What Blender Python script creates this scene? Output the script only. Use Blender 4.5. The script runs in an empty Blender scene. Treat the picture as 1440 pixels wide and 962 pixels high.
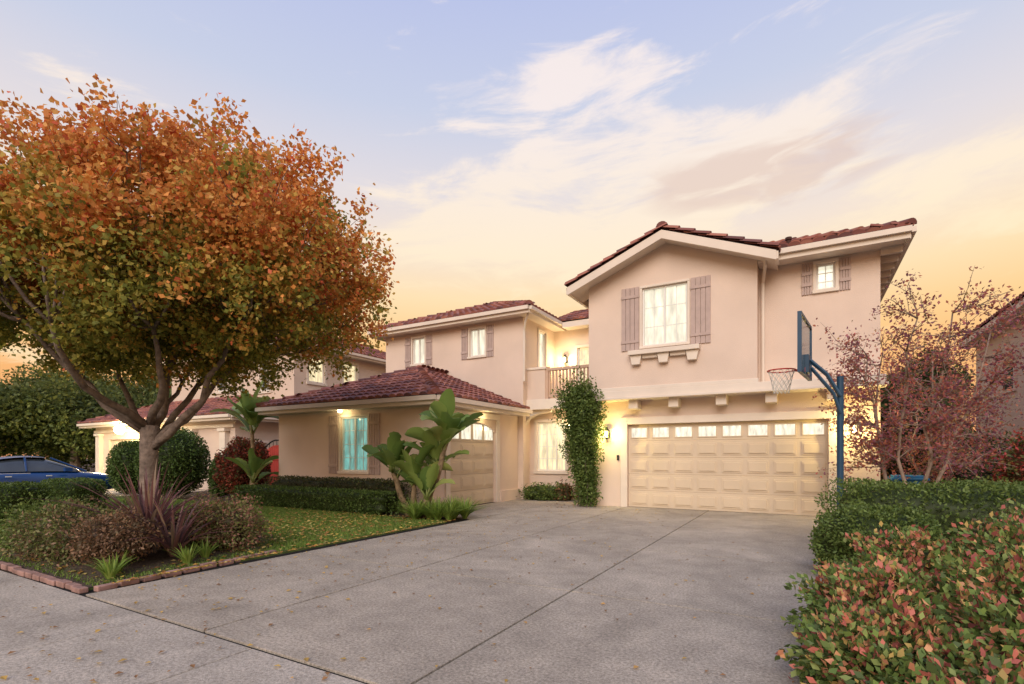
import bpy, math, random
import numpy as np
from mathutils import Vector, Matrix
random.seed(7); rng=np.random.default_rng(7)
S=bpy.context.scene
def s2l(r,g,b):
    f=lambda c:(c/255/12.92) if c/255<=.04045 else ((c/255+.055)/1.055)**2.4
    return (f(r),f(g),f(b),1)
# ------------------------------------------------------------ materials
def newmat(n):
    m=bpy.data.materials.new(n); m.use_nodes=True
    nt=m.node_tree; return m,nt,nt.nodes['Principled BSDF']
def mat(n,c,rough=.8,var=.15,scale=3,bump=0,bscale=60,metal=0,spec=.3,c2=None,detail=6):
    m,nt,p=newmat(n); N=nt.nodes; L=nt.links
    tc=N.new('ShaderNodeTexCoord')
    no=N.new('ShaderNodeTexNoise'); no.inputs['Scale'].default_value=scale; no.inputs['Detail'].default_value=detail
    L.new(tc.outputs['Object'],no.inputs['Vector'])
    r=N.new('ShaderNodeValToRGB'); r.color_ramp.elements[0].position=.3; r.color_ramp.elements[1].position=.7
    a=[x*(1-var) for x in c[:3]]+[1]; b=[min(1,x*(1+var)) for x in (c2 or c)[:3]]+[1]
    r.color_ramp.elements[0].color=a; r.color_ramp.elements[1].color=b
    L.new(no.outputs['Fac'],r.inputs['Fac']); L.new(r.outputs['Color'],p.inputs['Base Color'])
    p.inputs['Roughness'].default_value=rough; p.inputs['Metallic'].default_value=metal
    p.inputs['Specular IOR Level'].default_value=spec
    if bump:
        n2=N.new('ShaderNodeTexNoise'); n2.inputs['Scale'].default_value=bscale; n2.inputs['Detail'].default_value=4
        L.new(tc.outputs['Object'],n2.inputs['Vector'])
        bp=N.new('ShaderNodeBump'); bp.inputs['Strength'].default_value=bump; bp.inputs['Distance'].default_value=.02
        L.new(n2.outputs['Fac'],bp.inputs['Height']); L.new(bp.outputs['Normal'],p.inputs['Normal'])
    return m
def leafmat(n,trans=.3,rough=.55):
    m,nt,p=newmat(n); N=nt.nodes; L=nt.links
    a=N.new('ShaderNodeAttribute'); a.attribute_name='Col'
    L.new(a.outputs['Color'],p.inputs['Base Color']); p.inputs['Roughness'].default_value=rough
    p.inputs['Specular IOR Level'].default_value=.25
    if trans>0:
        t=N.new('ShaderNodeBsdfTranslucent'); L.new(a.outputs['Color'],t.inputs['Color'])
        mx=N.new('ShaderNodeMixShader'); mx.inputs[0].default_value=trans
        L.new(p.outputs[0],mx.inputs[1]); L.new(t.outputs[0],mx.inputs[2])
        L.new(mx.outputs[0],N['Material Output'].inputs['Surface'])
    return m
def emit(n,c,st,var=.3,scale=2.0,base=(.2,.2,.2,1)):
    m,nt,p=newmat(n); N=nt.nodes; L=nt.links
    tc=N.new('ShaderNodeTexCoord'); mp=N.new('ShaderNodeMapping'); mp.inputs['Scale'].default_value=(3,3,.8)
    no=N.new('ShaderNodeTexNoise'); no.inputs['Scale'].default_value=scale; no.inputs['Detail'].default_value=3
    L.new(tc.outputs['Object'],mp.inputs['Vector']); L.new(mp.outputs['Vector'],no.inputs['Vector'])
    mr=N.new('ShaderNodeMapRange'); mr.inputs['From Min'].default_value=.3; mr.inputs['From Max'].default_value=.7
    mr.inputs['To Min'].default_value=st*(1-var); mr.inputs['To Max'].default_value=st*(1+var)
    L.new(no.outputs['Fac'],mr.inputs['Value']); L.new(mr.outputs[0],p.inputs['Emission Strength'])
    p.inputs['Emission Color'].default_value=c; p.inputs['Base Color'].default_value=base
    p.inputs['Roughness'].default_value=.08
    return m
WALL=(.70,.555,.455)
m_st=mat('stucco',WALL,.9,.07,.8,.5,60)
m_st2=mat('stucco_neighbor',(.66,.52,.42),.9,.06,.8,.3,90)
m_trim=mat('cream_trim',(.72,.62,.52),.6,.05,2,.05,60)
m_shut=mat('shutter_paint',(.46,.35,.31),.7,.08,6,.1,40)
m_door=mat('garage_door_paint',(.63,.51,.37),.55,.05,1.5,.04,200)
m_tileunder=mat('roof_felt',(.06,.03,.025),.9)
m_tile=leafmat('terracotta_tile',0,.75)
m_white=mat('white_vinyl',(.75,.73,.68),.45,.03)
m_lit=emit('lit_interior',(1,.92,.70,1),.85,.35)
m_lit2=emit('lit_interior_warm',(1,.82,.46,1),.9,.4)
m_teal=emit('lit_interior_teal',(.24,.78,.70,1),.42,.55,3)
m_gwin=emit('garage_glass',(1,.95,.75,1),.85,.4,4)
m_dark=mat('dark_glass',(.05,.06,.07),.08,.2,spec=.8)
m_bulb=emit('lamp_bulb',(1,.8,.4,1),16,0)
m_iron=mat('dark_iron',(.03,.03,.03),.5,.1,metal=.5)
m_bark=mat('bark',(.19,.145,.12),.95,.4,9,.9,30)
m_bark2=mat('crape_bark',(.30,.22,.17),.8,.25,9,.3,30)
m_leaf=leafmat('leaves',.4); m_leafn=leafmat('shrub_leaves',.25,.5)
m_gloss=leafmat('paddle_leaves',.3,.4)
m_conc=mat('driveway_concrete',(.42,.36,.295),.88,.10,1.1,.7,160,detail=12)
m_conc2=mat('sidewalk_concrete',(.44,.385,.325),.9,.10,1.4,.6,160,detail=12)
m_joint=mat('joint_filler',(.010,.009,.008),1,.3,20)
m_mulch=mat('mulch',(.085,.06,.042),1,.5,30,1,60)
m_grassb=mat('lawn_soil',(.10,.14,.035),1,.4,5,.8,120)
m_brick=mat('brick_edging',(.32,.19,.16),.9,.35,6,.4,60)
m_asph=mat('asphalt',(.05,.05,.052),.9,.2,20,.5,200)
m_ground=mat('ground_soil',(.07,.065,.04),1,.3,.5)
m_navy=mat('navy_paint',(.02,.06,.11),.4,.1)
m_red=mat('red_paint',(.45,.03,.02),.45,.1)
m_gate=mat('red_gate_paint',(.36,.04,.03),.6,.15,5)
m_net=mat('net_cord',(.6,.58,.52),.9)
m_acr=mat('board_acrylic',(.05,.10,.14),.15,.1,spec=.7)
def speckle(m,amt):
    nt=m.node_tree; N=nt.nodes; L=nt.links; p=N['Principled BSDF']
    src=p.inputs['Base Color'].links[0].from_socket
    tc=N.new('ShaderNodeTexCoord')
    n1=N.new('ShaderNodeTexNoise'); n1.inputs['Scale'].default_value=40; n1.inputs['Detail'].default_value=9; n1.inputs['Roughness'].default_value=.85
    n3=N.new('ShaderNodeTexNoise'); n3.inputs['Scale'].default_value=.5; n3.inputs['Detail'].default_value=8; n3.inputs['Distortion'].default_value=1.2; n3.inputs['Roughness'].default_value=.65
    n4=N.new('ShaderNodeTexNoise'); n4.inputs['Scale'].default_value=3.2; n4.inputs['Detail'].default_value=8; n4.inputs['Roughness'].default_value=.7
    for q in (n1,n3,n4): L.new(tc.outputs['Object'],q.inputs['Vector'])
    for nn,a,b,lo,hi in ((n1,.40,.60,1-amt,1+amt),(n3,.35,.65,.80,1.13),(n4,.35,.65,.88,1.08)):
        mr=N.new('ShaderNodeMapRange'); mr.inputs['From Min'].default_value=a; mr.inputs['From Max'].default_value=b
        mr.inputs['To Min'].default_value=lo; mr.inputs['To Max'].default_value=hi
        L.new(nn.outputs['Fac'],mr.inputs['Value'])
        v=N.new('ShaderNodeVectorMath'); v.operation='SCALE'; L.new(src,v.inputs[0]); L.new(mr.outputs[0],v.inputs['Scale'])
        src=v.outputs[0]
    L.new(src,p.inputs['Base Color'])
speckle(m_conc,.45); speckle(m_conc2,.40)
# ------------------------------------------------------------ builders
def link(o,parent=None):
    S.collection.objects.link(o)
    if parent: o.parent=parent
    return o
def empty(n):
    return link(bpy.data.objects.new(n,None))
class M:
    def __init__(s): s.v=[]; s.f=[]; s.c=[]
    def add(s,vs,fs,col=None):
        o=len(s.v); s.v+= [tuple(x) for x in vs]; s.f+=[tuple(i+o for i in f) for f in fs]
        s.c+=[col or (.5,.5,.5)]*len(vs)
    def box(s,x0,x1,y0,y1,z0,z1,col=None):
        vs=[(x0,y0,z0),(x1,y0,z0),(x1,y1,z0),(x0,y1,z0),(x0,y0,z1),(x1,y0,z1),(x1,y1,z1),(x0,y1,z1)]
        s.add(vs,[(0,3,2,1),(4,5,6,7),(0,1,5,4),(1,2,6,5),(2,3,7,6),(3,0,4,7)],col)
    def prism(s,pts,y0,y1):
        n=len(pts); vs=[(x,y0,z) for x,z in pts]+[(x,y1,z) for x,z in pts]
        s.add(vs,[tuple(range(n)),tuple(range(2*n-1,n-1,-1))]+[(i,i+n,(i+1)%n+n,(i+1)%n) for i in range(n)])
    def tube(s,pts,rad,k=6,col=None,cap=True):
        pts=[Vector(p) for p in pts]; n=len(pts)
        if not hasattr(rad,'__len__'): rad=[rad]*n
        vs=[]; ref=None
        for i,p in enumerate(pts):
            t=(pts[min(i+1,n-1)]-pts[max(i-1,0)]).normalized()
            if ref is None: ref=t.orthogonal().normalized()
            ref=(ref-t*ref.dot(t)); ref=ref.normalized() if ref.length>1e-6 else t.orthogonal().normalized()
            b=t.cross(ref)
            for j in range(k):
                a=2*math.pi*j/k; vs.append(p+(ref*math.cos(a)+b*math.sin(a))*rad[i])
        fs=[(i*k+j,i*k+(j+1)%k,(i+1)*k+(j+1)%k,(i+1)*k+j) for i in range(n-1) for j in range(k)]
        if cap: fs+=[tuple(range(k-1,-1,-1)),tuple((n-1)*k+j for j in range(k))]
        s.add(vs,fs,col)
    def done(s,n,m,parent=None,smooth=False,bev=0):
        me=bpy.data.meshes.new(n); me.from_pydata(s.v,[],s.f); me.validate()
        ca=me.color_attributes.new('Col','FLOAT_COLOR','POINT')
        if len(ca.data)==len(s.c):
            arr=np.ones((len(s.c),4),dtype=np.float32); arr[:,:3]=np.array(s.c); ca.data.foreach_set('color',arr.ravel())
        me.materials.append(m)
        if smooth: me.polygons.foreach_set('use_smooth',[True]*len(me.polygons))
        o=link(bpy.data.objects.new(n,me),parent)
        if bev:
            b=o.modifiers.new('b','BEVEL'); b.width=bev; b.segments=2; b.limit_method='ANGLE'
        return o
def unit(a): return a/np.maximum(np.linalg.norm(a,axis=1,keepdims=True),1e-9)
def leafcloud(n,P,size,cols,m,parent=None,aspect=.5,T=None,core=None,fold=.12):
    N=len(P); P=np.asarray(P,float)
    R=unit(rng.normal(size=(N,3)))
    T=R if T is None else unit(T)
    B=unit(np.cross(T,unit(rng.normal(size=(N,3))))); Nn=np.cross(T,B)
    s=(np.ones(N)*size*rng.uniform(.7,1.3,N))[:,None]
    V=np.stack([P-T*s*.5,P+B*s*aspect*.5+Nn*s*fold,P+T*s*.5,P-B*s*aspect*.5+Nn*s*fold],1).reshape(-1,3)
    C=np.ones((N,4,4),np.float32); C[:,:,:3]=np.asarray(cols)[:,None,:]; C=C.reshape(-1,4)
    F=np.arange(N*4).reshape(-1,4)
    if core is not None:
        cv,cf,cc=core; F=np.vstack([F,np.array(cf)+len(V)]); V=np.vstack([V,cv])
        c4=np.ones((len(cv),4),np.float32); c4[:,:3]=cc; C=np.vstack([C,c4])
    me=bpy.data.meshes.new(n); me.vertices.add(len(V)); me.vertices.foreach_set('co',V.astype(np.float32).ravel())
    me.loops.add(F.size); me.loops.foreach_set('vertex_index',F.astype(np.int32).ravel())
    me.polygons.add(len(F)); me.polygons.foreach_set('loop_start',np.arange(0,F.size,4,dtype=np.int32))
    me.update(calc_edges=True)
    ca=me.color_attributes.new('Col','FLOAT_COLOR','POINT'); ca.data.foreach_set('color',C.astype(np.float32).ravel())
    me.materials.append(m)
    return link(bpy.data.objects.new(n,me),parent)
def pal(N,cols,w=None,jit=.25):
    cols=np.array(cols); w=np.array(w)/np.sum(w) if w is not None else None
    c=cols[rng.choice(len(cols),N,p=w)]
    return np.clip(c*rng.uniform(1-jit,1+jit,(N,1)),0,1)
def shrub(n,c,r,N,size,cols,w=None,p=2.0,rough=.12,m=None,aspect=.5,core=.84,out=.8,parent=None,tipcols=None,tipz=.3,shell=(.86,1.04)):
    c=np.array(c,float); r=np.array(r,float)
    def surf(D):
        k=1/(np.abs(D)**p).sum(1)**(1/p)
        ph=c.sum()
        b=1+rough*(np.sin(D[:,0]*5.1+ph)*np.cos(D[:,1]*6.3+ph*2)+.6*np.sin(D[:,2]*9+D[:,0]*8+ph)+.4*np.sin(D[:,1]*17-D[:,0]*13))
        return D*(k*b)[:,None]
    D=unit(rng.normal(size=(N,3))*1.0)
    if p>3:
        q=rng.uniform(-1,1,(N,3)); a=np.array([r[1]*r[2],r[0]*r[2],r[0]*r[1]]); ax=rng.choice(3,N,p=a/a.sum())
        q[np.arange(N),ax]=np.sign(rng.uniform(-1,1,N)); D=unit(q)
    Pn=surf(D)*rng.uniform(shell[0],shell[1],N)[:,None]
    P=c+Pn*r
    keep=P[:,2]>.03; P=P[keep]; D=D[keep]; k=len(P)
    C=pal(k,cols,w)
    if tipcols is not None:
        t=(rng.random(k)<np.clip((D[:,2]+.5)*tipz*2+.22*np.sin(P[:,0]*9)*np.sin(P[:,1]*8),0,.8)); C[t]=pal(int(t.sum()),tipcols)
    T=unit(D/r)*out+unit(rng.normal(size=(k,3)))*(1.2-out*.4)
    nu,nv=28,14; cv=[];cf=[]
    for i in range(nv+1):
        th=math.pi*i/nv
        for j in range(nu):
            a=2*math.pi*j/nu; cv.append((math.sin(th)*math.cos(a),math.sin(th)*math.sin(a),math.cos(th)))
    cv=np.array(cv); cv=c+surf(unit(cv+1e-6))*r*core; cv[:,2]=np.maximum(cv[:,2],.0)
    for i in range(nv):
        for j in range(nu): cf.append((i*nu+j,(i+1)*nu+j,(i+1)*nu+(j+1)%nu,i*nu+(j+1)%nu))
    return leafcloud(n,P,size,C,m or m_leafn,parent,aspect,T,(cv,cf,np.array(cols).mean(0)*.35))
# ---- roofs
def inpoly(x,y,P):
    c=False; n=len(P)
    for i in range(n):
        x1,y1=P[i]; x2,y2=P[(i+1)%n]
        if (y1>y)!=(y2>y) and x<(x2-x1)*(y-y1)/(y2-y1)+x1: c=not c
    return c
def tcol():
    b=random.choice([(.30,.115,.085),(.24,.09,.075),(.34,.14,.10),(.17,.075,.07)])
    f=random.uniform(.7,1.25); return tuple(x*f for x in b)
def roof_face(T,U,poly,tiles=True,cw=.26,rl=.38):
    P=[Vector(p) for p in poly]
    e=(P[1]-P[0]).normalized(); n=None
    for q in P[2:]:
        n=e.cross(q-P[0])
        if n.length>1e-4: break
    n.normalize()
    if n.z<0: n=-n
    s=n.cross(e); 
    if s.z<0: s=-s
    U.add(P,[tuple(range(len(P)))])
    if not tiles: return
    Q=[((p-P[0]).dot(e),(p-P[0]).dot(s)) for p in P]
    xs=[q[0] for q in Q]; ys=[q[1] for q in Q]
    x=min(xs)+cw/2
    while x<max(xs):
        y=min(ys)-.05; 
        while y<max(ys):
            if inpoly(x,min(y+rl*.5,max(ys)-.02),Q) or inpoly(x,y+.08,Q):
                base=P[0]+e*x+s*y; col=tcol()
                vs=[];K=6
                lift=.045; r0=cw*.52
                for (yy,rr,h) in ((0,r0,lift),(rl*1.12,r0*.9,.012)):
                    for k in range(K+1):
                        a=math.pi*k/K
                        vs.append(base+s*yy+e*(-math.cos(a)*rr)+n*(math.sin(a)*rr*.62+h))
                fs=[(k,k+1,K+2+k,K+1+k) for k in range(K)]+[tuple(range(K,-1,-1))]
                T.add(vs,fs,col)
            y+=rl
        x+=cw
def caps(T,a,b,r=.14,L=.4):
    a=Vector(a); b=Vector(b); d=(b-a); n=max(1,int(d.length/L)); d=d/n; t=d.normalized()
    side=t.cross(Vector((0,0,1))).normalized(); up=side.cross(t)
    for i in range(n):
        p=a+d*i; K=6; vs=[]
        for (q,rr,h) in ((p-t*.02,r,.07),(p+d*1.1,r*.85,.03)):
            for k in range(K+1):
                an=math.pi*k/K; vs.append(q+side*(-math.cos(an)*rr)+up*(math.sin(an)*rr*.8+h))
        T.add(vs,[(k,k+1,K+2+k,K+1+k) for k in range(K)]+[tuple(range(K,-1,-1))],tcol())
def eaves(F,x0,x1,y0,y1,z,sides='fblr'):
    F.box(x0+.03,x1-.03,y0+.03,y1-.03,z-.20,z-.17)
    if 'f' in sides: F.box(x0,x1,y0-.02,y0+.03,z-.22,z-.02); F.box(x0-.02,x1+.02,y0-.11,y0-.021,z-.12,z-.0)
    if 'b' in sides: F.box(x0,x1,y1-.03,y1+.02,z-.22,z-.02)
    if 'l' in sides: F.box(x0-.02,x0+.029,y0+.031,y1-.031,z-.22,z-.02)
    if 'r' in sides: F.box(x1-.029,x1+.02,y0+.031,y1-.031,z-.22,z-.02); F.box(x1+.021,x1+.11,y0,y1,z-.12,z)
def hip(par,x0,x1,y0,y1,z,p=.4,abut=False,sides='fblr'):
    T=M();U=M();F=M(); w=x1-x0; l=y1-y0
    if w<=l or abut:
        h=w/2; xm=(x0+x1)/2; A=(xm,y0+h,z+h*p); B=(xm,y1-(0 if abut else h),z+h*p)
        roof_face(T,U,[(x0,y0,z),(x1,y0,z),A]); roof_face(T,U,[(x1,y0,z),(x1,y1,z),B,A]); roof_face(T,U,[(x0,y1,z),(x0,y0,z),A,B])
        if not abut: roof_face(T,U,[(x1,y1,z),(x0,y1,z),B],False)
    else:
        h=l/2; ym=(y0+y1)/2; A=(x0+h,ym,z+h*p); B=(x1-h,ym,z+h*p)
        roof_face(T,U,[(x0,y0,z),(x1,y0,z),B,A]); roof_face(T,U,[(x1,y0,z),(x1,y1,z),B]); roof_face(T,U,[(x0,y1,z),(x0,y0,z),A])
        roof_face(T,U,[(x1,y1,z),(x0,y1,z),A,B],False)
    fr=B if (w>l and not abut) else A
    caps(T,(x0,y0,z),A); caps(T,(x1,y0,z),fr); caps(T,A,B)
    eaves(F,x0,x1,y0,y1,z,sides)
    T.done('roof_tiles',m_tile,par); U.done('roof_deck',m_tileunder,par); F.done('eaves_fascia',m_trim,par)
def fb(m,fr,u0,u1,z0,z1,n0,n1):
    k,o=fr
    if k=='f': m.box(u0,u1,o-n1,o-n0,z0,z1)
    else: m.box(o+n0,o+n1,u0,u1,z0,z1)
def wall(m,fr,u0,u1,z0,z1,ops=(),th=.2):
    us=sorted({u0,u1}|{o[0] for o in ops}|{o[1] for o in ops}); zs=sorted({z0,z1}|{o[2] for o in ops}|{o[3] for o in ops})
    for a,b in zip(us,us[1:]):
        run=None
        for c,d in zip(zs,zs[1:]):
            um,zm=(a+b)/2,(c+d)/2
            if c<z0 or any(o[0]<um<o[1] and o[2]<zm<o[3] for o in ops):
                if run: fb(m,fr,a,b,run[0],run[1],-th,0); run=None
            else: run=(run[0],d) if run else (c,d)
        if run: fb(m,fr,a,b,run[0],run[1],-th,0)
def window(fr,u0,u1,z0,z1,lit,par,cols=2,rows=1,trim=.09,grid=None,shut=0):
    W=M();G=M();Tm=M()
    f=.045
    for a,b,c,d in ((u0,u1,z0,z0+f),(u0,u1,z1-f,z1),(u0,u0+f,z0+f,z1-f),(u1-f,u1,z0+f,z1-f)): fb(W,fr,a,b,c,d,-.12,-.04)
    for i in range(1,cols):
        x=u0+(u1-u0)*i/cols; fb(W,fr,x-.025,x+.025,z0+f,z1-f,-.115,-.045)
    gx,gz=grid or (0,0)
    for i in range(1,gx):
        x=u0+(u1-u0)*i/gx; fb(W,fr,x-.008,x+.008,z0+f,z1-f,-.109,-.095)
    for i in range(1,gz):
        z=z0+(z1-z0)*i/gz; fb(W,fr,u0+f,u1-f,z-.008,z+.008,-.108,-.096)
    fb(G,fr,u0+.02,u1-.02,z0+.02,z1-.02,-.135,-.11)
    if trim:
        t=trim
        fb(Tm,fr,u0-t,u1+t,z1,z1+t*1.1,.0,.035); fb(Tm,fr,u0-t*1.2,u1+t*1.2,z0-t*1.1,z0,.0,.06)
        fb(Tm,fr,u0-t,u0,z0,z1,.0,.03); fb(Tm,fr,u1,u1+t,z0,z1,.0,.03)
        Tm.done('window_trim',m_trim,par,bev=.008)
    W.done('window_frame',m_white,par); G.done('window_glass',lit,par)
    if shut:
        Sh=M(); g=trim+.02
        for a,b in ((u0-g-shut,u0-g),(u1+g,u1+g+shut)):
            n=4; w=(b-a)/n
            for i in range(n): fb(Sh,fr,a+i*w+.006,a+(i+1)*w-.006,z0-.08,z1+.06,.0,.035)
            fb(Sh,fr,a,b,z0+.12,z0+.20,.0355,.055); fb(Sh,fr,a,b,z1-.24,z1-.16,.0355,.055)
        Sh.done('shutters',m_shut,par,bev=.005)
def sconce(par,x,y,z,s=1):
    b=M(); b.box(x-.05,x+.05,y-.03,y,z-.12,z+.10); b.tube([(x,y-.03,z+.1),(x,y-.12,z+.2),(x,y-.16,z+.15)],.012,6)
    for a,c in ((-.06,-.06),(.06,-.06),(-.06,.06),(.06,.06)): b.tube([(x+a*.7,y-.16+c*.7,z-.13),(x+a,y-.16+c,z+.1)],.008,4)
    b.tube([(x,y-.16,z+.1),(x,y-.16,z+.17)],[.1,.015],6); b.tube([(x,y-.16,z-.16),(x,y-.16,z-.13)],[.02,.06],6)
    b.done('wall_lantern',m_iron,par)
    g=M(); g.tube([(x,y-.16,z-.1),(x,y-.16,z+.07)],[.035*s,.045*s],8); g.done('lantern_glow',m_bulb,par)
    return (x,y-.34,z-.02)
def lamp(n,loc,e,r=.06,c=(1,.74,.36),par=None):
    l=bpy.data.lights.new(n,'POINT'); l.energy=e; l.color=c; l.shadow_soft_size=r
    o=bpy.data.objects.new(n,l); o.location=loc; link(o,par)
# ============================================================ MAIN HOUSE
H=empty('stucco_house')
W=M(); Tm=M()
DX0,DX1,DH=-4.42,.51,2.38
wall(W,('f',14.4),-5.5,1.53,0,6.28,[(DX0,DX1,-1,DH),(.26,.65,5.5,6.13)])
W.box(-5.5,-5.3,14.6,26,0,6.26); W.box(1.33,1.53,14.6,26,0,6.26); W.box(-5.3,1.33,25.8,26,0,6.26)
wall(W,('f',13.9),-5.42,-1.0,3.30,6.12,[(-3.86,-2.66,4.48,6.08)],.2)
W.box(-1.2,-1.0,14.1,14.4,3.3,6.3); W.box(-5.42,-5.22,14.1,14.4,3.3,6.3)
W.prism([(-5.42,6.12),(-1.0,6.12),(-1.0,6.36),(-3.21,7.22),(-5.42,6.36)],13.9,14.1)
W.prism([(-5.78,0),(-5.5,0),(-5.5,2.3)],14.41,14.59)
Tm.box(-5.50,1.58,13.84,14.4,3.12,3.30); Tm.box(-5.56,1.62,13.78,14.4,3.05,3.118); 
Tm.box(-5.46,-.97,13.86,13.899,3.301,3.40)
for x in (-5.2,-4.15,-3.05,-1.85,-.7,.6): 
    Tm.box(x-.13,x+.13,14.0,14.399,2.80,3.049)
Tm.box(DX0-.2,DX0,14.34,14.399,0,DH+.2); Tm.box(DX1,DX1+.2,14.34,14.399,0,DH+.2); Tm.box(DX0,DX1,14.34,14.399,DH,DH+.2)
window(('f',13.9),-3.86,-2.66,4.48,6.08,m_lit,H,2,1,.06,(4,3),.5)
Tm.box(-4.2,-2.33,13.66,13.9,4.24,4.36)
for x in (-4.0,-3.26,-2.52): Tm.prism([(x-.11,3.98),(x+.11,3.98),(x+.16,4.24),(x-.16,4.24)],13.74,13.9)
for x in (-3.63,-2.89): Tm.box(x-.2,x+.2,13.78,13.9,4.14,4.24)
window(('f',14.4),.26,.65,5.5,6.13,m_lit,H,1,1,.07,(2,3),.22)
G=M(); GG=M(); gy=14.5
nc=8; nr=5; cwid=(DX1-DX0)/nc; rh=DH/nr
for r in range(nr):
    z0=r*rh; G.box(DX0,DX1,gy,gy+.05,z0+.006,z0+rh-.006)
    for c in range(nc):
        a=DX0+c*cwid+.06; b=a+cwid-.12; lo=z0+.075; hi=z0+rh-.075
        if r<nr-1:
            G.box(a,b,gy-.016,gy,lo,hi); G.box(a+.045,b-.045,gy-.038,gy-.016,lo+.045,hi-.045)
        else:
            for q in ((a,b,lo,lo+.03),(a,b,hi-.03,hi),(a,a+.03,lo+.03,hi-.03),(b-.03,b,lo+.03,hi-.03)): G.box(q[0],q[1],gy-.02,gy,q[2],q[3])
            GG.box(a+.03,b-.03,gy-.006,gy,lo+.03,hi-.03)
G.box(DX0,DX1,gy+.01,gy+.04,0,DH)
G.done('garage_door',m_door,H,bev=.006); GG.done('garage_door_windows',m_gwin,H)
KP=M(); KP.box(-4.74,-4.67,14.37,14.399,1.35,1.5); KP.done('garage_keypad',m_iron,H,bev=.004)
T=M();U=M();F=M()
zp=6.33+2.655*.4
roof_face(T,U,[(-5.87,18,6.33),(-5.87,13.4,6.33),(-3.215,13.4,zp),(-3.215,18,zp)])
roof_face(T,U,[(-.56,13.4,6.33),(-.56,16.6,6.33),(-3.215,16.6,zp),(-3.215,13.4,zp)])
for sx,xe in ((-1,-5.87),(1,-.56)):
    F.prism([(xe,6.30),(-3.215,zp-.03),(-3.215,zp-.25),(xe,6.08)],13.38,13.44)
    F.prism([(xe,6.20),(-3.215,zp-.13),(-3.215,zp-.19),(xe,6.14)],13.441,14.5)
    caps(T,(xe,13.46,6.33),(-3.215,13.46,zp),.12,.36)
F.box(-5.93,-5.85,13.44,18,6.12,6.30); F.box(-.60,-.52,13.44,13.9,6.12,6.30)
caps(T,(-3.215,13.42,zp+.02),(-3.215,18,zp+.02))
Z=6.45; A=(-1.93,17.78,Z+3.93*.4); B=(-1.93,22.5,Z+3.93*.4)
roof_face(T,U,[(-.85,13.85,Z),(2.0,13.85,Z),A,(-3.2,16.25,Z+.96)])
roof_face(T,U,[(2,13.85,Z),(2,26.4,Z),B,A])
roof_face(T,U,[(-5.87,26.4,Z),(-5.87,16.3,Z),(-3.6,16.3,Z+.9),A,B],False)
roof_face(T,U,[(2,26.4,Z),(-5.87,26.4,Z),B],False)
caps(T,(2,13.85,Z),A)
F.box(-.52,2.0,13.83,13.88,Z-.24,Z-.02); F.box(-.52,2.02,13.74,13.829,Z-.12,Z)
F.box(1.97,2.02,13.881,26.4,Z-.24,Z-.02); F.box(2.021,2.11,13.83,26.4,Z-.12,Z)
F.box(-.99,1.97,13.88,14.42,Z-.2,Z-.17); F.box(1.53,1.969,14.42,26.4,Z-.2,Z-.17)
T.done('roof_tiles',m_tile,H); U.done('roof_deck',m_tileunder,H); F.done('eaves_fascia',m_trim,H)
VP=M(); VP.tube([(-.35,15.1,6.8),(-.35,15.1,7.12)],.05,10); VP.tube([(-.35,15.1,7.12),(-.35,15.1,7.18)],[.08,.08],10); VP.done('roof_vent_pipe',m_tileunder,H)
R=M()
for i in range(20): y=14.3+i*.6; R.box(1.53,1.93,y,y+.09,Z-.36,Z-.2)
R.tube([(-.82,13.8,6.3),(-.82,13.85,6.15),(-.9,14.3,5.85),(-.9,14.33,3.35)],.04,8)
R.done('rafter_tails_downspout',m_trim,H)
wall(W,('f',15.2),-14.6,-8.3,0,6.24,[(-13.2,-12.6,5.02,6.02),(-10.5,-9.85,5.06,6.04)])
wall(W,('s',-8.3),15.4,17.7,3.2,6.24,[(16.35,16.95,4.3,6.0)])
W.box(-14.6,-14.4,15.4,25,0,6.24); W.box(-14.4,-5.5,24.8,25,0,6.24)
window(('f',15.2),-13.2,-12.6,5.02,6.02,m_lit,H,2,1,.07,None,.28)
window(('f',15.2),-10.5,-9.85,5.06,6.04,m_lit,H,2,1,.07,None,.28)
window(('s',-8.3),16.35,16.95,4.3,6.0,m_lit,H,1,1,.08,(2,4))
hip(H,-15.05,-7.85,14.75,25.4,6.42)
wall(W,('f',17.7),-8.3,-5.5,3.3,6.24,[(-7.35,-6.45,3.4,5.5)])
window(('f',17.7),-7.35,-6.45,3.4,5.5,m_lit2,H,2,1,.1,(4,5))
T=M();U=M();F=M()
roof_face(T,U,[(-8.4,17.25,6.42),(-5.4,17.25,6.42),(-5.4,20,7.52),(-8.4,20,7.52)])
F.box(-7.75,-5.6,17.2,17.25,6.2,6.4); F.box(-7.75,-5.6,17.25,17.7,6.21,6.24)
T.done('roof_tiles',m_tile,H);U.done('roof_deck',m_tileunder,H);F.done('eaves_fascia',m_trim,H)
wall(W,('f',16.05),-8.5,-5.5,0,3.1,[(-8.2,-7.1,.95,2.65),(-6.75,-5.85,.0,2.2)])
window(('f',16.05),-8.2,-7.1,.95,2.65,m_lit2,H,3,1,.1,(6,4))
DD=M(); DD.box(-6.75,-5.85,16.15,16.22,0,2.2); DD.done('entry_door',mat('door_wood',(.16,.07,.04),.5,.3,6),H)
Tm.box(-8.29,-5.51,15.5,17.69,3.1,3.36)
Tm.box(-8.35,-5.51,15.44,15.499,3.05,3.40)
W.box(-8.299,-7.62,15.5,15.75,3.361,4.42); Tm.box(-8.34,-7.58,15.46,15.79,4.421,4.50)
B_=M(); B_.box(-7.58,-5.5,15.55,15.67,4.36,4.45); B_.box(-7.58,-5.5,15.57,15.65,3.46,3.54)
for i in range(17): x=-7.52+i*.125; B_.box(x,x+.055,15.585,15.635,3.54,4.36)
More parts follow.
